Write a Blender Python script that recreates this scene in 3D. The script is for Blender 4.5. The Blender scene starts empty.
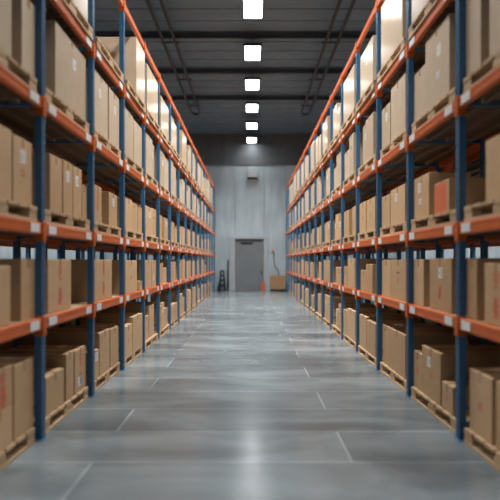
import bpy, bmesh, math, random
from mathutils import Vector, Matrix

random.seed(11)
S = bpy.context.scene
COL = S.collection
R = math.radians

# ------------------------------------------------------------------ sizes
CAM_H = 1.78
FX = 2.07            # aisle half width, rack face
BAY = 1.915
Y0 = 4.09            # nearest rack frame
NB = 16              # bays in each run
DEPTH = 1.05
LEV = [1.156, 2.10, 3.35, 4.58, 5.98]
BH = 0.12            # beam height
YW = 35.8            # far wall
ZC = 9.35            # ceiling
SIDE = 8.6

# ------------------------------------------------------------------ helpers
def tag(o, label=None, cat=None, group=None, kind=None):
    if label: o['label'] = label
    if cat: o['category'] = cat
    if group: o['group'] = group
    if kind: o['kind'] = kind
    return o

def empty(name, loc, rz=0):
    o = bpy.data.objects.new(name, None)
    COL.objects.link(o)
    o.location = loc
    o.rotation_euler.z = rz
    o.empty_display_size = 0.1
    return o

def link(name, me, parent=None, loc=(0, 0, 0), rz=0):
    o = bpy.data.objects.new(name, me)
    COL.objects.link(o)
    o.location = loc
    o.rotation_euler.z = rz
    if parent: o.parent = parent
    return o

class MB:
    def __init__(s): s.bm = bmesh.new(); s.mi = 0
    def box(s, x0, x1, y0, y1, z0, z1, bevel=0, seg=1, rot=None):
        x0, x1 = sorted((x0, x1)); y0, y1 = sorted((y0, y1)); z0, z1 = sorted((z0, z1))
        r = bmesh.ops.create_cube(s.bm, size=1)
        vs = r['verts']
        for v in vs:
            v.co = Vector(((x0+x1)/2 + v.co.x*(x1-x0), (y0+y1)/2 + v.co.y*(y1-y0), (z0+z1)/2 + v.co.z*(z1-z0)))
        if rot:
            c = Vector(((x0+x1)/2, (y0+y1)/2, (z0+z1)/2))
            for v in vs: v.co = c + rot @ (v.co - c)
        fs = list({f for v in vs for f in v.link_faces})
        for f in fs: f.material_index = s.mi
        if bevel:
            es = list({e for v in vs for e in v.link_edges})
            r2 = bmesh.ops.bevel(s.bm, geom=es, offset=bevel, segments=seg, affect='EDGES', profile=.6)
            for f in r2['faces']: f.material_index = s.mi
        return s
    def tube(s, pts, r, n=10, cap=True):
        rings = []
        pts = [Vector(p) for p in pts]
        rr = r if isinstance(r, (list, tuple)) else [r]*len(pts)
        up = None
        for i, p in enumerate(pts):
            d = (pts[min(i+1, len(pts)-1)] - pts[max(i-1, 0)]).normalized()
            if up is None:
                up = Vector((0, 0, 1)) if abs(d.z) < .9 else Vector((1, 0, 0))
            a = d.cross(up).normalized(); b = d.cross(a).normalized()
            up = -b if False else up - d*up.dot(d)
            if up.length < 1e-4: up = Vector((1, 0, 0))
            up.normalize()
            a = d.cross(up).normalized()
            rings.append([s.bm.verts.new(p + a*math.cos(t*2*math.pi/n)*rr[i] + up*math.sin(t*2*math.pi/n)*rr[i]) for t in range(n)])
        for i in range(len(rings)-1):
            for t in range(n):
                f = s.bm.faces.new((rings[i][t], rings[i][(t+1) % n], rings[i+1][(t+1) % n], rings[i+1][t]))
                f.smooth = True; f.material_index = s.mi
        if cap:
            for rg in (rings[0], rings[-1]):
                f = s.bm.faces.new(rg); f.material_index = s.mi
        return s
    def prism(s, poly, z0, z1):
        """polygon in xy extruded in z"""
        b = [s.bm.verts.new((x, y, z0)) for x, y in poly]
        t = [s.bm.verts.new((x, y, z1)) for x, y in poly]
        n = len(poly)
        for i in range(n):
            f = s.bm.faces.new((b[i], b[(i+1) % n], t[(i+1) % n], t[i])); f.material_index = s.mi
        f = s.bm.faces.new(list(reversed(b))); f.material_index = s.mi
        f = s.bm.faces.new(t); f.material_index = s.mi
        return s
    def mesh(s, name, *mats):
        bmesh.ops.recalc_face_normals(s.bm, faces=s.bm.faces)
        me = bpy.data.meshes.new(name)
        s.bm.to_mesh(me); s.bm.free()
        for m in mats: me.materials.append(m)
        return me

# ------------------------------------------------------------------ materials
def newmat(name):
    m = bpy.data.materials.new(name); m.use_nodes = True
    nt = m.node_tree
    return m, nt, nt.nodes['Principled BSDF']

def N(nt, typ, **kw):
    n = nt.nodes.new(typ)
    for k, v in kw.items():
        if k in n.inputs: n.inputs[k].default_value = v
        else: setattr(n, k, v)
    return n

def plain(name, col, rough=.5, metal=0, noise=.15, scale=6, coat=0, coat_r=.2, bump=0):
    m, nt, b = newmat(name)
    b.inputs['Roughness'].default_value = rough
    b.inputs['Metallic'].default_value = metal
    b.inputs['Coat Weight'].default_value = coat
    b.inputs['Coat Roughness'].default_value = coat_r
    tc = N(nt, 'ShaderNodeTexCoord')
    no = N(nt, 'ShaderNodeTexNoise', Scale=scale, Detail=5.0)
    nt.links.new(tc.outputs['Object'], no.inputs['Vector'])
    mx = N(nt, 'ShaderNodeMixRGB'); mx.blend_type = 'MIX'
    mx.inputs[1].default_value = (*[c*(1-noise) for c in col], 1)
    mx.inputs[2].default_value = (*[min(1, c*(1+noise)) for c in col], 1)
    nt.links.new(no.outputs['Fac'], mx.inputs[0])
    nt.links.new(mx.outputs[0], b.inputs['Base Color'])
    if bump:
        bp = N(nt, 'ShaderNodeBump', Strength=bump, Distance=.01)
        nt.links.new(no.outputs['Fac'], bp.inputs['Height'])
        nt.links.new(bp.outputs[0], b.inputs['Normal'])
    return m

def cardboard(name, ca, cb, rough, coat, coat_r):
    m, nt, b = newmat(name)
    oi = N(nt, 'ShaderNodeObjectInfo')
    tc = N(nt, 'ShaderNodeTexCoord')
    mx = N(nt, 'ShaderNodeMixRGB')
    mx.inputs[1].default_value = (*ca, 1); mx.inputs[2].default_value = (*cb, 1)
    nt.links.new(oi.outputs['Random'], mx.inputs[0])
    no = N(nt, 'ShaderNodeTexNoise', Scale=5.0, Detail=6.0)
    nt.links.new(tc.outputs['Object'], no.inputs['Vector'])
    wv = N(nt, 'ShaderNodeTexWave', Scale=14.0, Distortion=.6)
    wv.bands_direction = 'Z'
    nt.links.new(tc.outputs['Object'], wv.inputs['Vector'])
    hs = N(nt, 'ShaderNodeHueSaturation')
    mr = N(nt, 'ShaderNodeMapRange')
    mr.inputs['To Min'].default_value = .86; mr.inputs['To Max'].default_value = 1.12
    nt.links.new(no.outputs['Fac'], mr.inputs['Value'])
    nt.links.new(mr.outputs[0], hs.inputs['Value'])
    nt.links.new(mx.outputs[0], hs.inputs['Color'])
    nt.links.new(hs.outputs[0], b.inputs['Base Color'])
    b.inputs['Roughness'].default_value = rough
    b.inputs['Coat Weight'].default_value = coat
    b.inputs['Coat Roughness'].default_value = coat_r
    bp = N(nt, 'ShaderNodeBump', Strength=.12 if not coat else .0, Distance=.004)
    nt.links.new(wv.outputs['Fac'], bp.inputs['Height'])
    nt.links.new(bp.outputs[0], b.inputs['Normal'])
    return m

def wood(name, ca, cb):
    m, nt, b = newmat(name)
    tc = N(nt, 'ShaderNodeTexCoord')
    mp = N(nt, 'ShaderNodeMapping'); mp.inputs['Scale'].default_value = (9, 1.5, 9)
    no = N(nt, 'ShaderNodeTexNoise', Scale=3.0, Detail=6.0, Distortion=.7)
    oi = N(nt, 'ShaderNodeObjectInfo')
    nt.links.new(tc.outputs['Object'], mp.inputs[0]); nt.links.new(mp.outputs[0], no.inputs['Vector'])
    mx = N(nt, 'ShaderNodeMixRGB')
    mx.inputs[1].default_value = (*ca, 1); mx.inputs[2].default_value = (*cb, 1)
    nt.links.new(no.outputs['Fac'], mx.inputs[0])
    hs = N(nt, 'ShaderNodeHueSaturation')
    mr = N(nt, 'ShaderNodeMapRange'); mr.inputs['To Min'].default_value = .8; mr.inputs['To Max'].default_value = 1.15
    nt.links.new(oi.outputs['Random'], mr.inputs['Value']); nt.links.new(mr.outputs[0], hs.inputs['Value'])
    nt.links.new(mx.outputs[0], hs.inputs['Color']); nt.links.new(hs.outputs[0], b.inputs['Base Color'])
    b.inputs['Roughness'].default_value = .7
    return m

M = {}
M['orange'] = plain('orange_paint', (.58, .118, .02), .42, noise=.12, scale=5)
M['orange'].node_tree.nodes['Principled BSDF'].inputs['Specular IOR Level'].default_value = .3
M['card'] = cardboard('cardboard', (.45, .285, .145), (.56, .37, .205), .62, .0, .3)
M['cardfilm'] = cardboard('wrapped_cardboard', (.48, .365, .245), (.56, .44, .31), .62, .35, .15)
M['carddark'] = cardboard('brown_cardboard', (.33, .19, .10), (.38, .23, .12), .7, 0, .3)
M['tape'] = plain('packing_tape', (.40, .25, .13), .25, noise=.05)
M['orangecard'] = plain('orange_carton', (.62, .13, .045), .5, noise=.1)
M['pallet'] = wood('pallet_wood', (.42, .27, .14), (.58, .41, .25))
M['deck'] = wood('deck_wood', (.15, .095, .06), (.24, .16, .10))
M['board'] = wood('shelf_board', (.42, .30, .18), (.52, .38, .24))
M['white'] = plain('white_sticker', (.75, .77, .78), .35, noise=.04)
M['bluelab'] = plain('blue_print', (.05, .16, .35), .4, noise=.04)
M['print'] = plain('red_print', (.62, .10, .05), .6, noise=.15, scale=30)
M['darkprint'] = plain('dark_print', (.10, .08, .07), .6, noise=.1)
M['black'] = plain('black_metal', (.012, .014, .018), .45, noise=.1)
M['darksteel'] = plain('dark_steel', (.022, .025, .031), .5, noise=.2, scale=3)
M['beamsteel'] = plain('beam_steel', (.05, .06, .072), .6, noise=.2, scale=3)
M['steelplate'] = plain('galvanised', (.42, .44, .46), .4, metal=.6, noise=.1)
M['frame'] = plain('door_frame_paint', (.42, .47, .50), .45, noise=.05)
M['unit'] = plain('pale_housing', (.50, .55, .58), .4, noise=.04)
M['red'] = plain('red_plastic', (.7, .12, .06), .35, noise=.05)

# blue perforated post
def post_mat():
    m, nt, b = newmat('blue_post_paint')
    tc = N(nt, 'ShaderNodeTexCoord'); sp = N(nt, 'ShaderNodeSeparateXYZ')
    nt.links.new(tc.outputs['Object'], sp.inputs[0])
    def math_(op, a, bb=None):
        n = N(nt, 'ShaderNodeMath'); n.operation = op
        for i, v in enumerate((a, bb)):
            if v is None: continue
            if isinstance(v, (int, float)): n.inputs[i].default_value = v
            else: nt.links.new(v, n.inputs[i])
        return n.outputs[0]
    z = math_('FRACT', math_('MULTIPLY', sp.outputs[2], 1/.076))
    dz = math_('LESS_THAN', math_('ABSOLUTE', math_('SUBTRACT', z, .5)), .22)
    y = math_('ABSOLUTE', math_('SUBTRACT', math_('ABSOLUTE', sp.outputs[1]), .031))
    dy = math_('LESS_THAN', y, .007)
    x = math_('LESS_THAN', math_('ABSOLUTE', math_('SUBTRACT', math_('ABSOLUTE', sp.outputs[0]), .045)), .012)
    hole = math_('MULTIPLY', dz, dy)
    no = N(nt, 'ShaderNodeTexNoise', Scale=4.0, Detail=5.0)
    nt.links.new(tc.outputs['Object'], no.inputs['Vector'])
    mx0 = N(nt, 'ShaderNodeMixRGB'); mx0.inputs[1].default_value = (.03, .125, .25, 1); mx0.inputs[2].default_value = (.045, .165, .32, 1)
    nt.links.new(no.outputs['Fac'], mx0.inputs[0])
    mx = N(nt, 'ShaderNodeMixRGB'); mx.inputs[2].default_value = (.006, .012, .025, 1)
    nt.links.new(mx0.outputs[0], mx.inputs[1]); nt.links.new(hole, mx.inputs[0])
    nt.links.new(mx.outputs[0], b.inputs['Base Color'])
    b.inputs['Roughness'].default_value = .32
    return m
M['blue'] = post_mat()

def floor_mat():
    m, nt, b = newmat('polished_concrete_slabs')
    tc = N(nt, 'ShaderNodeTexCoord')
    mp = N(nt, 'ShaderNodeMapping'); mp.inputs['Location'].default_value = (1.4, .42, 0)
    nt.links.new(tc.outputs['Object'], mp.inputs[0])
    br = N(nt, 'ShaderNodeTexBrick')
    br.offset = .5; br.offset_frequency = 2; br.squash = 1
    br.inputs['Scale'].default_value = 1
    br.inputs['Brick Width'].default_value = 4.6
    br.inputs['Row Height'].default_value = .955
    br.inputs['Mortar Size'].default_value = .010
    br.inputs['Mortar Smooth'].default_value = .2
    br.inputs['Color1'].default_value = (.113, .139, .152, 1)
    br.inputs['Color2'].default_value = (.235, .275, .295, 1)
    br.inputs['Mortar'].default_value = (.36, .42, .44, 1)
    nt.links.new(mp.outputs[0], br.inputs['Vector'])
    mp1 = N(nt, 'ShaderNodeMapping'); mp1.inputs['Scale'].default_value = (.75, 1.5, 1); mp1.inputs['Rotation'].default_value = (0, 0, .35)
    nt.links.new(tc.outputs['Object'], mp1.inputs[0])
    n1 = N(nt, 'ShaderNodeTexNoise', Scale=.9, Detail=7.0, Roughness=.5, Distortion=.5)
    nt.links.new(mp1.outputs[0], n1.inputs['Vector'])
    cr = N(nt, 'ShaderNodeMapRange'); cr.inputs['From Min'].default_value = .36; cr.inputs['From Max'].default_value = .64
    cr.inputs['To Min'].default_value = .70; cr.inputs['To Max'].default_value = 1.32
    nt.links.new(n1.outputs['Fac'], cr.inputs['Value'])
    hs = N(nt, 'ShaderNodeHueSaturation')
    nt.links.new(br.outputs['Color'], hs.inputs['Color']); nt.links.new(cr.outputs[0], hs.inputs['Value'])
    nj = N(nt, 'ShaderNodeTexNoise', Scale=.55, Detail=2.0)
    nt.links.new(tc.outputs['Object'], nj.inputs['Vector'])
    mj = N(nt, 'ShaderNodeMapRange'); mj.inputs['From Min'].default_value = .25; mj.inputs['From Max'].default_value = .5
    nt.links.new(nj.outputs['Fac'], mj.inputs['Value'])
    mjc = N(nt, 'ShaderNodeMixRGB'); mjc.inputs[1].default_value = (.17, .21, .23, 1); mjc.inputs[2].default_value = (.36, .42, .44, 1)
    nt.links.new(mj.outputs[0], mjc.inputs[0]); nt.links.new(mjc.outputs[0], br.inputs['Mortar'])
    nt.links.new(hs.outputs[0], b.inputs['Base Color'])
    n2 = N(nt, 'ShaderNodeTexNoise', Scale=2.3, Detail=3.0, Roughness=.5, Distortion=.3)
    nt.links.new(tc.outputs['Object'], n2.inputs['Vector'])
    rr = N(nt, 'ShaderNodeMapRange'); rr.inputs['From Min'].default_value = .15; rr.inputs['From Max'].default_value = .85
    rr.inputs['To Min'].default_value = .16; rr.inputs['To Max'].default_value = .25
    nt.links.new(n2.outputs['Fac'], rr.inputs['Value']); 
    sl = N(nt, 'ShaderNodeMapRange'); sl.inputs['From Min'].default_value = .16; sl.inputs['From Max'].default_value = .26
    sl.inputs['To Min'].default_value = .05; sl.inputs['To Max'].default_value = -.03
    nt.links.new(br.outputs['Color'], sl.inputs['Value'])
    sa = N(nt, 'ShaderNodeMath'); sa.operation = 'ADD'
    nt.links.new(rr.outputs[0], sa.inputs[0]); nt.links.new(sl.outputs[0], sa.inputs[1]); nt.links.new(sa.outputs[0], b.inputs['Roughness'])
    b.inputs['IOR'].default_value = 1.45
    bp = N(nt, 'ShaderNodeBump', Strength=.12, Distance=.004); bp.invert = True
    nt.links.new(br.outputs['Fac'], bp.inputs['Height'])
    bp2 = N(nt, 'ShaderNodeBump', Strength=.01, Distance=.01)
    nt.links.new(n2.outputs['Fac'], bp2.inputs['Height']); nt.links.new(bp.outputs[0], bp2.inputs['Normal'])
    nt.links.new(bp.outputs[0], b.inputs['Normal'])
    return m

def wall_mat(name, ca, cb, seam, zsplit=None):
    """concrete with vertical streaks and panel seams"""
    m, nt, b = newmat(name)
    tc = N(nt, 'ShaderNodeTexCoord')
    mp = N(nt, 'ShaderNodeMapping'); mp.inputs['Scale'].default_value = (1, 1, .14)
    nt.links.new(tc.outputs['Object'], mp.inputs[0])
    n1 = N(nt, 'ShaderNodeTexNoise', Scale=2.6, Detail=7.0, Roughness=.65)
    nt.links.new(mp.outputs[0], n1.inputs['Vector'])
    n3 = N(nt, 'ShaderNodeTexNoise', Scale=.7, Detail=5.0)
    nt.links.new(tc.outputs['Object'], n3.inputs['Vector'])
    ad = N(nt, 'ShaderNodeMath'); ad.operation = 'MULTIPLY_ADD'; ad.inputs[1].default_value = .6
    nt.links.new(n1.outputs['Fac'], ad.inputs[0]); 
    ml = N(nt, 'ShaderNodeMath'); ml.operation = 'MULTIPLY'; ml.inputs[1].default_value = .4
    nt.links.new(n3.outputs['Fac'], ml.inputs[0]); nt.links.new(ml.outputs[0], ad.inputs[2])
    cr = N(nt, 'ShaderNodeMapRange'); cr.inputs['From Min'].default_value = .36; cr.inputs['From Max'].default_value = .64
    nt.links.new(ad.outputs[0], cr.inputs['Value'])
    mx = N(nt, 'ShaderNodeMixRGB'); mx.inputs[1].default_value = (*ca, 1); mx.inputs[2].default_value = (*cb, 1)
    nt.links.new(cr.outputs[0], mx.inputs[0])
    nt.links.new(mx.outputs[0], b.inputs['Base Color'])
    b.inputs['Roughness'].default_value = .7
    bp = N(nt, 'ShaderNodeBump', Strength=.2, Distance=.01)
    nt.links.new(n1.outputs['Fac'], bp.inputs['Height']); nt.links.new(bp.outputs[0], b.inputs['Normal'])
    return m

M['floor'] = floor_mat()
M['wall'] = wall_mat('concrete_wall', (.34, .415, .455), (.47, .56, .61), 1)
M['shadewall'] = wall_mat('shade_toned_wall', (.085, .096, .105), (.125, .14, .15), 1)  # wall colour darkened to carry the shade high on the walls
M['ceil'] = wall_mat('dark_ceiling_sheet', (.095, .135, .175), (.14, .19, .235), 1)
M['door'] = plain('grey_steel_door', (.20, .225, .245), .42, noise=.18, scale=1.2)

def emit_mat(name, col, st):
    m, nt, b = newmat(name)
    b.inputs['Base Color'].default_value = (.8, .8, .8, 1)
    b.inputs['Emission Color'].default_value = (*col, 1)
    b.inputs['Emission Strength'].default_value = st
    return m
M['lamp'] = emit_mat('lamp_diffuser_glow', (.93, .97, 1.0), 14)

# ------------------------------------------------------------------ setting
YB = -3.0
mb = MB(); mb.box(-SIDE, SIDE, YB, YW+.3, -.2, 0)
tag(link('floor', mb.mesh('floor', M['floor'])), 'polished grey concrete floor of large slabs with pale joints', kind='structure')

mb = MB()
mb.box(-SIDE, SIDE, YB, YW+.3, ZC, ZC+.15)
y = YB+.3
while y < YW-.3:                      # folded sheet ribs
    mb.box(-SIDE, SIDE, y, y+.14, ZC-.02, ZC); y += .9
tag(link('ceiling', mb.mesh('ceiling', M['ceil'])), 'dark ribbed metal sheet ceiling', kind='structure')

# far wall: pale concrete to 7.5 m, shade painted as a dark ribbed band above, with the door opening cut out
DX0, DX1, DH = -.93, .80, 3.12
ZS = 7.5
mb = MB()
px = [-SIDE, -6.3, -4.2, -2.1, DX0-.3]
def panel(x0, x1, z0, z1): mb.box(x0+.006, x1-.006, YW, YW+.25, z0, z1, .008)
for a, b_ in ((-SIDE, -6.3), (-6.3, -4.2), (-4.2, -2.1), (-2.1, DX0), (DX1, 2.1), (2.1, 4.2), (4.2, 6.3), (6.3, SIDE)):
    panel(a, b_, 0, ZS)
panel(DX0, DX1, DH, ZS)
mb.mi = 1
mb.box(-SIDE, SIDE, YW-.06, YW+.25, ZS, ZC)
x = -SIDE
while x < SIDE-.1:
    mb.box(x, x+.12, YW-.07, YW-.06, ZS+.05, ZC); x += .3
mb.mi = 0
mb.box(-SIDE, SIDE, YW+.25, YW+.35, 0, ZC)
tag(link('wall_back', mb.mesh('wall_back', M['wall'], M['shadewall'])), 'pale blue grey concrete end wall with painted-in dark shade on top', kind='structure')

for s, nm in ((-1, 'left'), (1, 'right')):
    mb = MB()
    mb.box(s*SIDE, s*(SIDE+.25), YB, YW+.3, 0, 3.0)
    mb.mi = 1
    mb.box(s*SIDE, s*(SIDE+.25), YB, YW+.3, 3.0, ZC)  # upper wall coloured dark to stand for shade behind the upper shelves
    tag(link('wall_'+nm, mb.mesh('wall_'+nm, M['wall'], M['shadewall'])), 'side wall with pale concrete below painted-in dark shade', kind='structure')

# door
root = empty('door_1', ((DX0+DX1)/2, YW, 0))
tag(root, 'large grey steel door in a pale frame in the end wall', kind='structure')
w = (DX1-DX0)/2
mb = MB(); mb.box(-w, w, .12, .17, .01, DH-.02, .004)
mb.box(-w+.06, w-.06, .112, .12, .25, DH-.12, .004)
dl = link('door_leaf', mb.mesh('door_leaf', M['door']), root)
mb = MB()
mb.box(-w-.30, -w, -.05, .2, 0, DH+.12, .01); mb.box(w, w+.22, -.05, .2, 0, DH+.12, .01)
mb.box(-w-.30, w+.22, -.06, .2, DH-.02, DH+.14, .01)
link('door_frame', mb.mesh('door_frame', M['frame']), root)
mb = MB(); mb.box(-.5, .2, .085, .104, 2.78, 2.9, .005)
o = link('door_closer', mb.mesh('door_closer', M['darksteel']), root)
mb = MB(); mb.box(w-.17, w-.11, .095, .12, .95, 1.2, .005); mb.tube([(w-.14, .10, 1.08), (w-.14, .04, 1.08), (w-.28, .04, 1.08)], .012, 8)
link('door_handle', mb.mesh('door_handle', M['black']), root)

# ceiling beams (I sections) and pipes
for k, yb in enumerate((1.9, 5.55, 9.2, 12.9, 16.4, 19.6, 23.3, 27.2)):
    mb = MB()
    mb.box(-SIDE, SIDE, -.09, .09, -.02, 0); mb.box(-SIDE, SIDE, -.05, .05, -.16, -.14)
    mb.box(-SIDE, SIDE, -.012, .012, -.14, -.02)
    o = link('trim_%d' % (k+1), mb.mesh('roof_beam', M['beamsteel']), None, (0, yb+.25, ZC-.05))
    tag(o, 'dark steel roof beam crossing the ceiling', kind='structure')

for s, nm in ((-1, 'left'), (1, 'right')):
    root = empty('ceiling_pipe', (s*2.62, 28.6, 8.85))
    tag(root, 'dark pipe loop hung under the ceiling above the %s rack' % nm, 'pipe', 'pipe loops under the ceiling')
    pts = [(s*.19, -27, 0)] + [(s*.19, -t*3.0, 0) for t in range(8, -1, -1)]
    pts = [(s*.19, -27, 0), (s*.19, 0, 0)]
    for a in range(1, 9):
        t = a/9*math.pi
        pts.append((s*.19*math.cos(t), .35*math.sin(t), 0))
    pts += [(-s*.19, 0, 0), (-s*.19, -27, 0)]
    mb = MB(); mb.tube(pts, .05, 10)
    link('pipe', mb.mesh('pipe', M['darksteel']), root)
    for yy in range(-25, 0, 4):
        mb = MB(); mb.box(-.3, .3, yy-.03, yy+.03, .05, .09); mb.tube([(0, yy, .08), (0, yy, .26)], .015, 6)
        link('hanger', mb.mesh('hanger', M['darksteel']), root)

# ------------------------------------------------------------------ lamps
LAMP_Z = 8.80
SP = 3.64
mb = MB(); mb.box(-.255, .255, -.68, .68, 0, .012, .003)
me_diff = mb.mesh('lamp_diffuser', M['lamp'])
mb = MB()
mb.box(-.30, .30, -.75, .75, .014, .10, .02)
for sx in (-1, 1): mb.box(sx*.275, sx*.30, -.75, .75, -.012, .02)
for sy in (-1, 1): mb.box(-.30, .30, sy*.725, sy*.75, -.012, .02)
me_house = mb.mesh('lamp_housing', M['darksteel'])
mb = MB()
for yy in (-.5, .5): mb.tube([(0, yy, .10), (0, yy, .50)], .008, 6)
me_rod = mb.mesh('lamp_hanger', M['darksteel'])
def lamp_thing(x, y, label, group, power):
    root = empty('hanging_lamp', (x, y, LAMP_Z))
    tag(root, label, 'lamp', group)
    link('diffuser', me_diff, root); link('housing', me_house, root); link('suspension_rod', me_rod, root)
    ld = bpy.data.lights.new('lamp_light', 'AREA'); ld.shape = 'RECTANGLE'; ld.size = .46; ld.size_y = 1.3
    ld.energy = power; ld.color = (1.0, .985, .96); ld.spread = R(128)
    lo = bpy.data.objects.new('lamp_light', ld); COL.objects.link(lo); lo.parent = root; lo.location = (0, 0, -.02)
    return root
ordn = ['nearest', 'second nearest', 'third nearest', 'fourth nearest', 'second farthest', 'farthest']
P_MAIN = 250
for k in range(-3, 6):
    y = 16.67 + k*SP
    if k < 0: lab = 'bright rectangular lamp overhead, nearer than the nearest one in view'
    else: lab = '%s of the bright rectangular lamps hanging over the aisle' % ordn[k]
    lamp_thing(.07, y, lab, 'lamps over the middle aisle', P_MAIN*{-3: .2, -2: .8, -1: 1, 5: .06}.get(k, 1))
for s in (-1, 1):  # added lamps, hidden by the racks, to brighten the side walls
    for k in range(-4, 6, 2):
        lamp_thing(s*6.5, 16.67+k*SP, 'added unseen rectangular lamp over the side aisle behind the %s rack' % ('left' if s < 0 else 'right'), 'added lamps over the %s side aisle' % ('left' if s < 0 else 'right'), P_MAIN*1.1)

# ------------------------------------------------------------------ racks
def post_profile():
    # front of post faces -x in this profile (x 0 .. .09), width .10 in y
    return [(0, -.045), (0, -.016), (.014, -.011), (.014, .011), (0, .016), (0, .045), (.072, .045), (.072, .028), (.06, .028), (.06, -.028), (.072, -.028), (.072, -.045)]
def post_mesh(s, top):
    mb = MB(); mb.prism([(s*x, y) for x, y in post_profile()], .008, top)
    return mb.mesh('upright_post', M['blue'])
def build_rack(s, x_face, dirn, label, group, levels=LEV, detail=True):
    """dirn +1: depth grows away from the aisle, along s"""
    root = empty('pallet_rack', (x_face, Y0, 0))
    tag(root, label, 'rack', group)
    d = s*dirn
    top = levels[-1]+.10
    pf = post_mesh(d, top); pr = post_mesh(-d, top)
    mb = MB(); mb.box(-.02*d, .13*d, -.09, .09, 0, .008)
    foot = mb.mesh('foot_plate', M['blue'])
    mb = MB(); mb.box(.072*d, (DEPTH-.072)*d, -.018, .018, 0, .035)
    brace = mb.mesh('frame_brace', M['blue'])
    L0, L1 = .05, BAY-.05
    mb = MB()
    mb.box(0, .05*d, L0, L1, -BH/2, BH/2, .006)
    mb.box(-.004*d, 0, L0, L1, BH/2-.035, BH/2-.02); mb.box(-.004*d, 0, L0, L1, -BH/2+.02, -BH/2+.035)
    fb = mb.mesh('front_beam', M['orange'])
    mb = MB(); mb.box(0, -.05*d, L0, L1, -BH/2, BH/2, .006)
    rb = mb.mesh('rear_beam', M['orange'])
    mb = MB(); mb.box(-.014*d, .078*d, -.051, .051, -.125, .075, .004)
    for zz in (-.10, -.05, .04): mb.box(-.02*d, -.014*d, -.02, .02, zz, zz+.02)
    con = mb.mesh('beam_connector', M['orange'])
    mb = MB(); mb.box(-.008*d, -.0045*d, -.12, .12, -.042, .045)
    lab = mb.mesh('location_label', M['white'])
    # slatted deck
    mb = MB()
    for i in range(13):
        a = .07 + i*(BAY-.14)/13
        mb.box(.052*d, .998*d, a, a+.105, BH/2-.03, BH/2)
    for xx in (.25, .52, .80):
        mb.box((xx-.03)*d, (xx+.03)*d, .06, BAY-.06, BH/2-.07, BH/2-.03)
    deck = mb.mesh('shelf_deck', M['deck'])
    mb = MB(); mb.box(.052*d, .998*d, .06, BAY-.06, BH/2-.03, BH/2)
    for xx in (.25, .52, .80):
        mb.box((xx-.03)*d, (xx+.03)*d, .06, BAY-.06, BH/2-.07, BH/2-.031)
    deck1 = mb.mesh('shelf_deck', M['board'])
    for i in range(NB+1):
        yy = i*BAY
        p = link('front_post', pf, root, (0, yy, 0)); link('foot_plate', foot, p)
        p = link('rear_post', pr, root, (DEPTH*d, yy, 0))
        link('foot_plate', foot, p, (-.11*d, 0, 0))
        if detail:
            for zz in [.30] + [l-.02 for l in levels[:4]]: link('frame_brace', brace, root, (0, yy, zz))
    for li, lz in enumerate(levels):
        for i in range(NB):
            b_ = link('front_beam', fb, root, (0, i*BAY, lz))
            if detail:
                link('beam_connector', con, b_, (0, 0, 0))
                if i == NB-1: link('beam_connector', con, b_, (0, BAY, 0))
                if li < 4:
                    link('location_label', lab, b_, (0, .25+.02*random.random(), 0))
                    link('location_label', lab, b_, (0, BAY-.28+.04*random.random(), 0))
            link('rear_beam', rb, root, (DEPTH*d, i*BAY, lz))
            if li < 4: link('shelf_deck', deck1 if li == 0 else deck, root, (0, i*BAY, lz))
    return root

build_rack(-1, -FX, 1, 'long blue and orange pallet rack along the left side of the aisle', 'racks along the aisle')
build_rack(1, FX, 1, 'long blue and orange pallet rack along the right side of the aisle', 'racks along the aisle')
BX = FX+DEPTH+.22+DEPTH
build_rack(-1, -BX, -1, 'rack standing back to back behind the left aisle rack', 'racks behind the aisle racks', detail=False)
build_rack(1, BX, -1, 'rack standing back to back behind the right aisle rack', 'racks behind the aisle racks', detail=False)

# ------------------------------------------------------------------ pallets
PL, PD, PH = 1.68, .96, .15
def pallet_meshes():
    mb = MB(); n = 7
    bw = PL/(n+.9)
    for i in range(n):
        a = -PL/2 + i*(PL-bw)/(n-1)
        mb.box(-PD/2, PD/2, a, a+bw, PH-.032, PH, .003)
    top = mb.mesh('top_boards', M['pallet'])
    blocks = []
    for yy in (-PL/2+.10, 0, PL/2-.10):
        mb = MB()
        mb.box(-PD/2, PD/2, yy-.09, yy+.09, PH-.052, PH-.032, .002)
        for xx in (-PD/2+.055, 0, PD/2-.055): mb.box(xx-.05, xx+.05, yy-(.14 if yy == 0 else .10), yy+(.14 if yy == 0 else .10), .03, PH-.052, .004)
        blocks.append(mb.mesh('block_row', M['pallet']))
    mb = MB()
    for xx in (-PD/2+.055, 0, PD/2-.055): mb.box(xx-.055, xx+.055, -PL/2, PL/2, 0, .03, .002)
    bot = mb.mesh('bottom_boards', M['pallet'])
    return top, blocks, bot
P_TOP, P_BLK, P_BOT = pallet_meshes()
mb = MB()
for me in [P_TOP, P_BOT] + P_BLK: mb.bm.from_mesh(me)
P_ALL = mb.mesh('pallet', M['pallet'])

ORD = ['first', 'second', 'third', 'fourth', 'fifth', 'sixth', 'seventh', 'eighth', 'ninth', 'tenth', 'eleventh', 'twelfth', 'thirteenth', 'fourteenth', 'fifteenth', 'sixteenth']
SHELF = ['on floor', 'on first shelf', 'on second shelf', 'on third shelf', 'on fourth shelf']
base = [0] + [l+BH/2 for l in LEV[:4]]
sname = {-1: 'left', 1: 'right'}

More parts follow.
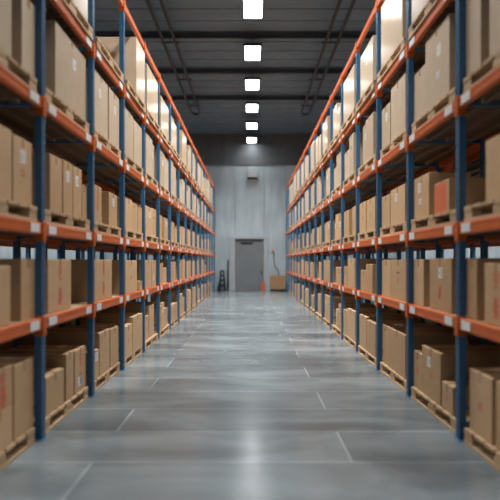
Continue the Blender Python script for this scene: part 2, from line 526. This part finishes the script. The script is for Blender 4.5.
def add_pallet(s, bay, li, dy=0, hascargo=True):
    yc = Y0 + bay*BAY + BAY/2 + dy
    xc = s*(FX+(.02 if bay < 3 else .005)+PD/2-(.04 if li == 4 else 0) + (.0 if li else random.uniform(.0, .02)))
    rz = R(random.uniform(-.4, .4)) if li else R(random.uniform(-.6, .6))
    st = 'under boxes' if hascargo else 'standing empty'
    lab = 'wooden pallet %s, %s, %s bay from camera in %s rack' % (st, SHELF[li], ORD[bay], sname[s])
    if bay < 9:
        root = empty('wooden_pallet', (xc, yc, base[li]+(.002 if li else 0)), rz)
        link('top_boards', P_TOP, root)
        for b_ in P_BLK: link('block_row', b_, root)
        link('bottom_boards', P_BOT, root)
    else:
        root = link('wooden_pallet', P_ALL, None, (xc, yc, base[li]+(.002 if li else 0)), rz)
    tag(root, lab, 'pallet', 'wooden pallets in the racks')

# ------------------------------------------------------------------ boxes
boxes = []   # collected first, the 300 largest in view become things
def bx(s, bay, li, y0, y1, h, dep=.8, z=None, inset=0, mat=None, marks=(), note=None, floorlift=True, top=False):
    boxes.append(dict(s=s, bay=bay, li=li, y0=y0, y1=y1, h=h, dep=dep, z=z, inset=inset, mat=mat, marks=marks, note=note, top=top))

def zb(li): return base[li] + (.002 if li == 1 else PH+(.002 if li else 0))
E = {}
def hero(s, bay, li, items):
    """items: (y0, y1, world top z, depth, marks, extras)"""
    for it in items:
        y0, y1, tz, dep, marks = it[:5]
        y0, y1 = (Y0+(q-4.08)*BAY/1.95 for q in (y0, y1))
        ex = it[5] if len(it) > 5 else {}
        z = ex.pop('z', zb(li))
        bx(s, bay, li, y0, y1, tz-z-(.05 if li == 2 else 0), dep, z, ex.get('inset', 0), ex.get('mat'), marks, ex.get('note'), top=ex.get('top', False))
done = set()
def H(s, bay, li, *items):
    done.add((s, bay, li)); hero(s, bay, li, items)

# left rack -----------------------------------------------------------
H(-1, 0, 1, (4.5, 5.35, 1.74, .8, ()), (5.62, 5.98, 1.80, .85, ()))
H(-1, 1, 1, (6.36, 7.20, 1.80, .62, ('glyph',)))
H(-1, 2, 1, (8.25, 9.30, 1.80, .85, ('glyph',)))
H(-1, 3, 1, (10.2, 11.2, 1.79, .85, ('mark',)), (11.5, 11.8, 1.4, .6, ()))
H(-1, 4, 1, (12.1, 12.85, 1.80, .8, ()), (12.95, 13.5, 1.45, .7, ('sticker',)), (12.95, 13.5, 1.80, .7, (), dict(z=1.452, top=True)))
H(-1, 0, 2, (4.75, 5.38, 3.0, .8, ()), (5.40, 5.88, 2.98, .8, ('sticker', 'mark')))
H(-1, 1, 2, (6.42, 6.82, 2.98, .8, ()), (6.86, 7.23, 2.99, .8, ('sticker',)), (7.25, 7.62, 2.98, .8, ('sticker',)), (7.64, 7.84, 2.80, .7, ()))
H(-1, 2, 2, (8.22, 8.66, 2.88, .8, ('redtext',)), (9.12, 9.72, 2.88, .8, ('sticker',)))
H(-1, 3, 2, (10.15, 10.72, 2.90, .8, ()), (10.74, 11.27, 2.88, .8, ()), (11.3, 11.7, 2.85, .8, ()))
H(-1, 0, 3, (4.75, 5.38, 4.25, .8, ()), (5.62, 5.96, 4.30, .8, ()))
H(-1, 1, 3, (6.60, 7.85, 4.42, .85, ('sticker',)))
H(-1, 2, 3, (8.24, 9.06, 4.42, .85, ('sticker',)), (9.1, 9.82, 4.40, .85, ('sticker',)))
H(-1, 3, 3, (10.1, 10.9, 4.36, .85, ()), (10.93, 11.75, 4.34, .85, ()))
H(-1, 1, 4, (6.5, 7.8, 5.5, .85, ()))
H(-1, 2, 4)
H(-1, 3, 4, (10.92, 11.78, 5.82, .85, ()))
H(-1, 0, 0, (4.8, 5.38, .50, .8, ()), (4.98, 5.38, .86, .7, ('glyph',), dict(z=.502, top=True)), (5.42, 5.93, .84, .8, ()))
H(-1, 1, 0, (6.30, 6.92, .56, .6, ()), (6.99, 7.30, .70, .85, ()), (7.32, 7.84, .69, .85, ('glyph', 'bluelabel')))
H(-1, 2, 0, (8.14, 8.5, .55, .6, ('sticker',)), (8.56, 9.17, .76, .85, ()), (9.2, 9.76, .74, .85, ()))
H(-1, 3, 0, (10.1, 10.75, .68, .85, ('mark',)), (10.8, 11.75, .78, .85, ()))
# right rack ----------------------------------------------------------
H(1, 0, 1, (4.95, 5.47, 1.76, .8, ('glyph',)), (5.68, 5.93, 1.80, .85, ()))
H(1, 1, 1, (6.40, 7.20, 1.81, .85, ('mark2', 'sticker')), (7.42, 7.9, 1.80, .85, ()))
H(1, 2, 1, (8.33, 9.20, 1.80, .85, ('darkmark', 'mark')), (9.23, 9.82, 1.80, .85, ()))
H(1, 0, 2, (4.6, 5.47, 2.92, .8, ()))
H(1, 1, 2, (6.46, 7.0, 2.72, .6, (), dict(mat='orangeface', note='orange-faced')), (7.2, 7.86, 2.89, .5, ('sticker', 'sticker2')))
H(1, 2, 2, (8.33, 9.20, 2.90, .85, ('sticker',)), (9.23, 9.82, 2.86, .85, ()))
H(1, 0, 3, (4.6, 5.36, 4.4, .8, ()), (5.58, 5.97, 4.42, .8, ()))
H(1, 1, 3, (6.46, 7.34, 4.44, .85, ('sticker', 'sticker2')), (7.38, 7.88, 4.2, .85, ()))
H(1, 2, 3, (8.33, 9.2, 4.38, .85, ()), (9.24, 9.82, 4.22, .85, ('sticker',)))
H(1, 1, 4, (7.0, 7.86, 5.75, .85, ()))
H(1, 2, 4, (8.35, 9.7, 5.84, .85, ()))
H(1, 0, 0, (4.7, 5.20, .75, .8, ()), (5.32, 5.88, .74, .85, ('mark',)))
H(1, 1, 0, (6.34, 6.72, .45, .6, ('mark',)), (6.76, 7.50, .74, .85, ('sticker', 'mark')), (7.53, 7.9, .62, .8, ('mark',)))
H(1, 2, 0, (8.33, 9.32, .76, .9, ()), (9.36, 9.82, .76, .85, ()))
H(1, 3, 0, (10.2, 10.98, .72, .85, ()), (11.02, 11.72, .76, .85, ()))
H(1, 4, 0, (12.2, 13.2, .76, .85, ()), (13.25, 13.7, .7, .85, ()))

maxtop = {0: .84, 1: 1.84, 2: 2.93, 3: 4.46, 4: 5.80}
for s in (-1, 1):
    for bay in range(NB-1):
        for li in range(5):
            if (s, bay, li) in done: continue
            a = Y0 + bay*BAY + .12 + random.uniform(0, .12); e = Y0 + (bay+1)*BAY - .12 - random.uniform(0, .1)
            n = {0: (2, 3), 1: (1, 2, 2), 2: (2, 3, 2), 3: (2, 2), 4: (1, 2, 2)}[li]
            n = random.choice(n)
            ws = [random.uniform(.7, 1.3) for _ in range(n)]
            fill = random.uniform(.74, .95); g = .03
            tot = (e-a)*fill
            a += (e-a-tot)*random.choice((0, 1, .5))
            hh = maxtop[li]-zb(li)
            h0 = hh*random.uniform(.84, 1)
            for i in range(n):
                w_ = ws[i]/sum(ws)*tot - g
                h = h0*(random.choice((1, 1, .97, .93, .72)) if n > 1 else 1)
                mk = random.choice(((), (), (), ('sticker',), ('mark',), ('darkmark',)))
                bx(s, bay, li, a, a+w_, h, random.choice((.78, .85, .88)), zb(li), random.choice((0, 0, .02, .05)), None, mk)
                a += w_+g
for s in (-1, 1):
    for bay in range(NB-1):
        for li in (0, 2, 3, 4):
            cargo = any(b['s'] == s and b['bay'] == bay and b['li'] == li for b in boxes)
            add_pallet(s, bay, li, 0, cargo)

def seg_bars(mb, bars, x, d):
    for (a, b_, z0, z1, ang) in bars:
        mb.box(x, x+.0015*d, a, b_, z0, z1, rot=Matrix.Rotation(ang, 3, 'X') if ang else None)

def box_mesh(w, dep, h, film, s, mat):
    mb = MB()
    mb.box(-dep/2, dep/2, -w/2, w/2, 0, h-.004, .008, 2)
    # four flaps on the lid leaving a centre seam
    mb.box(-dep/2+.01, dep/2-.01, -w/2+.01, -.003, h-.006, h, .002)
    mb.box(-dep/2+.01, dep/2-.01, .003, w/2-.01, h-.006, h, .002)
    m1 = M['cardfilm'] if film else M['card']
    return mb.mesh('cardboard_box', m1)

def nm_size(b):
    w_ = b['y1']-b['y0']; h = b['h']
    return 'tall' if h > w_*1.25 else ('squat' if h < w_*.75 else 'square')

boxes.sort(key=lambda b: b['y0'])
slots = {}
for b in boxes: slots.setdefault((b['s'], b['bay'], b['li']), []).append(b)
for k, L in slots.items():
    col = [b for b in L if not b['top']]
    col.sort(key=lambda b: b['y0'])
    names = {1: ['only one'], 2: ['nearer one', 'farther one'], 3: ['nearest one', 'middle one', 'farthest one'], 4: ['nearest one', 'second one', 'third one', 'farthest one']}[len(col)]
    for nme, b in zip(names, col): b['pos'] = nme
    for b in L:
        if b['top']: b['pos'] = 'one stacked on top'

def vis_size(b):
    y = max(b['y0'], 5.3)
    w_ = (b['y1']-b['y0'])
    return w_*b['h']/(y**3)
ranked = sorted(boxes, key=vis_size, reverse=True)
stuff = ranked[306:]
indiv = ranked[:306]
print('boxes', len(boxes), 'stuff', len(stuff))

MARKN = {'glyph': 'red-printed', 'redtext': 'red-lettered', 'mark2': 'red-marked', 'bluelabel': '', 'sticker': 'white-labelled', 'mark': 'faintly printed', 'darkmark': 'dark-printed', 'sticker2': ''}
for b in indiv:
    s = b['s']; d = -s                # d = direction towards the aisle
    w_ = b['y1']-b['y0']; h = b['h']; dep = b['dep']
    film = b['li'] >= 3
    front = FX+(.055 if b['bay'] < 3 else .02)-(.04 if b['li'] == 4 else 0)+b['inset']+random.uniform(0, .015)
    if dep > .87: dep = .87
    loc = (s*(front+dep/2), (b['y0']+b['y1'])/2, b['z'])
    rz = R(random.uniform(-.9, .9))*(.4 if w_ > .6 else 1)
    root = link('cardboard_box', box_mesh(w_, dep, h, film, s, b['mat']), None, loc, rz)
    mk = [MARKN[m] for m in b['marks'] if MARKN[m]]
    look = b['note'] or (mk[0] if mk else 'plain')
    tag(root, '%s %s box, %s %s, %s bay of %s rack' % (nm_size(b), look, b['pos'], SHELF[b['li']], ORD[b['bay']], sname[s]), 'box', 'cardboard boxes in the racks')
    xf = d*dep/2
    if b['bay'] < 8 and b['y0'] > 3:
        mb = MB()
        mb.box(-dep/2-.001, dep/2+.001, -.028, .028, h-.001, h+.001)
        for q in (-1, 1): mb.box(q*(dep/2+.0002), q*(dep/2+.0016), -.028, .028, h-.09, h+.001)
        link('packing_tape', mb.mesh('packing_tape', M['tape']), root)
    near = b['bay'] < 8
    if not near: continue
    for m in b['marks']:
        if m in ('sticker', 'sticker2', 'bluelabel'):
            mb = MB()
            r1 = random.uniform(-.12, .12)*w_
            lw, lh = (.13, .12) if m != 'sticker2' else (.12, .07)
            zz = h*(.62 if m == 'sticker' else .34)
            if m == 'bluelabel': zz = .07; r1 = -w_*.08; lw, lh = .17, .12
            mb.box(xf+.0005*d, xf+.002*d, r1-lw/2, r1+lw/2, zz, zz+lh)
            mb.mi = 1
            if m == 'bluelabel':
                mb.box(xf+.002*d, xf+.003*d, r1+.01, r1+lw/2-.01, zz+.01, zz+lh-.01)
            else:
                for q in range(4): mb.box(xf+.002*d, xf+.0026*d, r1-lw*.35, r1+lw*random.uniform(.1, .38), zz+lh*(.2+.18*q), zz+lh*(.25+.18*q))
            link('shipping_label', mb.mesh('shipping_label', M['white'], M['bluelab'] if m == 'bluelabel' else M['darkprint']), root)
        elif m in ('glyph', 'mark', 'mark2', 'redtext', 'darkmark'):
            mb = MB(); x = xf+.0004*d
            bars = []
            if m == 'glyph':
                c = .0
                zt = h*.80; u = .065
                bars += [(c-u, c+u, zt, zt+.012, 0), (c-u*.7, c-u*.5, zt-.05, zt+.03, .3), (c+u*.3, c+u*.5, zt-.05, zt+.03, -.4), (c-u, c+u*.8, zt-.055, zt-.043, .25), (c-u*.2, c, zt-.10, zt-.02, 0), (c-u*.8, c+u*.9, zt-.11, zt-.098, 0)]
                zl = h*.30
                bars += [(c-u, c+u, zl, zl+.02, 0), (c-.04, c-.018, zl-.08, zl+.09, 0), (c+.01, c+.035, zl-.09, zl+.06, 0), (c-u, c+u, zl-.05, zl-.03, .2), (c-.03, c+.05, zl+.05, zl+.07, .5), (c-.05, c+.03, zl-.10, zl-.085, 0)]
            elif m == 'mark':
                zl = h*.42
                bars += [(-.04, .04, zl, zl+.01, 0), (-.04, -.03, zl, zl+.07, 0), (.02, .03, zl, zl+.06, 0), (-.035, .03, zl+.045, zl+.055, .1)]
            elif m == 'mark2':
                zl = h*.32
                bars += [(-.05, .05, zl, zl+.03, .3), (-.03, .0, zl-.06, zl+.09, .3), (.02, .05, zl-.04, zl+.06, .2), (-.05, .03, zl+.06, zl+.075, .2), (-.03, .05, zl-.055, zl-.04, .2)]
            elif m == 'redtext':
                zl = h*.35
                for q in range(6): bars += [(-.06, .06, zl+q*.045, zl+q*.045+.014, .15*(-1)**q), (-.05+.02*(q % 3), -.035+.02*(q % 3), zl+q*.045, zl+q*.045+.035, 0)]
            else:
                zl = h*.66
                bars += [(-.10, .10, zl, zl+.02, 0)]
            if m == 'glyph':
                m2 = MB(); seg_bars(m2, bars[:6], x, d); bars = bars[6:]
                link('printed_mark', m2.mesh('printed_mark', M['print']), root)
            seg_bars(mb, bars, x, d)
            link('printed_mark', mb.mesh('printed_mark', M['darkprint'] if m == 'darkmark' else M['print']), root)
    if b['mat'] == 'orangeface':
        mb = MB(); mb.box(xf+.0004*d, xf+.002*d, -w_/2+.08, w_/2-.01, .01, h-.02)
        link('orange_panel', mb.mesh('orange_panel', M['orangecard']), root)

if stuff:
    mb = MB()
    for b in stuff:
        s = b['s']; x0 = s*(FX+.02); x1 = s*(FX+.02+b['dep'])
        mb.box(x0, x1, b['y0'], b['y1'], b['z'], b['z']+b['h'], .008)
    o = link('cardboard_box', mb.mesh('cardboard_box', M['card']))
    tag(o, 'the smallest distant cardboard boxes at the far end of both racks', 'box', kind='stuff')

# boxes added in the racks standing behind, to keep the gaps dark
for s in (-1, 1):
    for bay in range(6):
        for li in (0, 2, 3):
            if random.random() < (.0 if li == 0 else .3): continue
            yc = Y0+bay*BAY+BAY/2+random.uniform(-.1, .1); w_ = random.uniform(1.3, 1.6)
            h = {0: .98, 2: .85, 3: .9}[li]*random.uniform(.85, 1); dep = .8
            lz = 0 if li == 0 else LEV[li-1]+BH/2
            o = link('cardboard_box', box_mesh(w_, dep, h, False, s, None), None, (s*(BX-DEPTH/2), yc, lz))
            mb = MB(); mb.box(-dep/2, dep/2, -.03, .03, h, h+.001)
            link('packing_tape', mb.mesh('packing_tape', M['tape']), o)
            tag(o, 'large added box %s, %s bay of the rear rack behind the %s rack' % (SHELF[li], ORD[bay], sname[s]), 'box', 'added boxes in the racks behind')
for q, (y0, y1, x0, h) in enumerate(((7.22, 7.80, .66, .42), (6.9, 7.18, .66, .30))):
    o = link('cardboard_box', box_mesh(y1-y0, .3, h, False, 1, None), None, (FX+x0+.15, (y0+y1)/2, zb(2)))
    tag(o, ('larger' if q == 0 else 'smaller') + ' low brown box at the back of the second shelf, second bay of right rack', 'box', 'cardboard boxes in the racks')

# ------------------------------------------------------------------ things by the end wall
# black folding trestle stool
root = empty('step_stool', (-1.66, YW-.55, 0))
tag(root, 'black narrow step stool standing left of the grey door', 'stool')
mb = MB(); mb.box(-.13, .13, -.12, .12, 1.18, 1.24, .01); link('top_step', mb.mesh('top_step', M['black']), root)
for sx in (-1, 1):
    mb = MB(); mb.tube([(sx*.08, -.08, 1.18), (sx*.16, -.22, .0)], .06, 8); link('leg', mb.mesh('leg', M['black']), root)
    mb = MB(); mb.tube([(sx*.08, .08, 1.18), (sx*.16, .22, .0)], .06, 8); link('leg', mb.mesh('leg', M['black']), root)
for z, hw, yy in ((.35, .185, .19), (.65, .155, .155), (.92, .125, .12)):
    mb = MB(); mb.box(-hw, hw, -yy-.04, -yy+.05, z-.05, z+.05); link('step', mb.mesh('step', M['black']), root)
# dark pole leaning on the wall
o = link('metal_pole', (lambda m: (m.tube([(0, -.12, 0), (0, .10, 1.85)], .05, 10), m.mesh('metal_pole', M['darksteel']))[1])(MB()), None, (-1.33, YW-.20, 0))
tag(o, 'dark upright pole leaning on the wall left of the door', 'pole')
# orange bin
root = empty('orange_bin', (.74, YW-.45, 0))
tag(root, 'small upright orange bin at the right foot of the door', 'bin')
mb = MB(); mb.box(-.115, .115, -.12, .12, 0, .50, .015, 2); link('body', mb.mesh('body', M['orangecard']), root)
mb = MB(); mb.box(-.125, .125, -.13, .13, .50, .54, .01); link('lid', mb.mesh('lid', M['orangecard']), root)
# carton on trolley
root = empty('platform_trolley', (1.60, YW-.55, 0))
tag(root, 'low black wheeled trolley under the box right of the door', 'trolley')
mb = MB(); mb.box(-.46, .46, -.32, .32, .10, .13, .01); link('platform', mb.mesh('platform', M['black']), root)
for sx in (-1, 1):
    for sy in (-1, 1):
        mb = MB(); mb.tube([(sx*.34-.025, sy*.24, .045), (sx*.34+.025, sy*.24, .045)], .045, 14)
        mb.box(sx*.34-.04, sx*.34+.04, sy*.24-.03, sy*.24+.03, .085, .105)
        link('wheel', mb.mesh('wheel', M['black']), root)
mb = MB(); mb.box(-.45, .45, -.31, .31, .0, .78, .012, 2); mb.box(-.44, .44, -.30, -.003, .779, .786); mb.box(-.44, .44, .003, .30, .779, .786)
o = link('cardboard_box', mb.mesh('cardboard_box', M['carddark']), None, (1.60, YW-.55, .13))
tag(o, 'brown cardboard box on the trolley right of the grey door', 'box')
mb = MB(); mb.box(-.45, .45, -.03, .03, .786, .788); mb.box(-.03, .03, -.3125, -.311, .0, .78); link('packing_tape', mb.mesh('packing_tape', M['tape']), o)
# alarm with cable
root = empty('wall_alarm', (1.34, YW, 2.35))
tag(root, 'small red and white wall alarm with a hanging black cable', 'alarm')
mb = MB(); mb.box(-.10, .10, -.07, 0, -.09, .09, .01); link('housing', mb.mesh('housing', M['unit']), root)
mb = MB(); mb.tube([(0, -.07, .0), (0, -.10, .0)], [.07, .05], 16); link('red_button', mb.mesh('red_button', M['red']), root)
mb = MB(); mb.tube([(.05, -.03, -.09), (.05, -.03, -.6), (.12, -.04, -.95), (.28, -.05, -1.05), (.34, -.05, -1.25), (.33, -.04, -1.7), (.33, -.03, -2.1)], .022, 8)
link('cable', mb.mesh('cable', M['black']), root)
# unit on the wall
root = empty('wall_speaker', (.13, YW, 7.0))
tag(root, 'pale square speaker box high on the end wall above the door', 'speaker')
mb = MB(); mb.box(-.28, .28, -.30, -.04, -.27, .33, .03, 2); link('housing', mb.mesh('housing', M['unit']), root)
mb = MB(); mb.box(-.31, .31, -.30, 0, -.33, -.275, .008); link('bracket', mb.mesh('bracket', M['darksteel']), root)
mb = MB(); mb.box(-.02, .20, -.306, -.30, .17, .22); link('vent_slot', mb.mesh('vent_slot', M['steelplate']), root)

# ------------------------------------------------------------------ world, camera
w_ = bpy.data.worlds.new('World'); S.world = w_; w_.use_nodes = True
bg = w_.node_tree.nodes['Background']
bg.inputs[0].default_value = (.55, .70, .85, 1); bg.inputs[1].default_value = .08

cd = bpy.data.cameras.new('Camera'); cam = bpy.data.objects.new('Camera', cd); COL.objects.link(cam)
cam.location = (0, 0, CAM_H); cam.rotation_euler = (R(90), 0, 0)
cd.sensor_width = 36; cd.lens = 43.2; cd.shift_y = .022; cd.shift_x = -.001
cd.clip_start = .05; cd.clip_end = 200
cd.dof.use_dof = True; cd.dof.focus_distance = 12; cd.dof.aperture_fstop = .72
S.camera = cam
vs = S.view_settings
vs.view_transform = 'Standard'; vs.look = 'None'; vs.gamma = 1; vs.use_curve_mapping = False
vs.exposure = 0.04
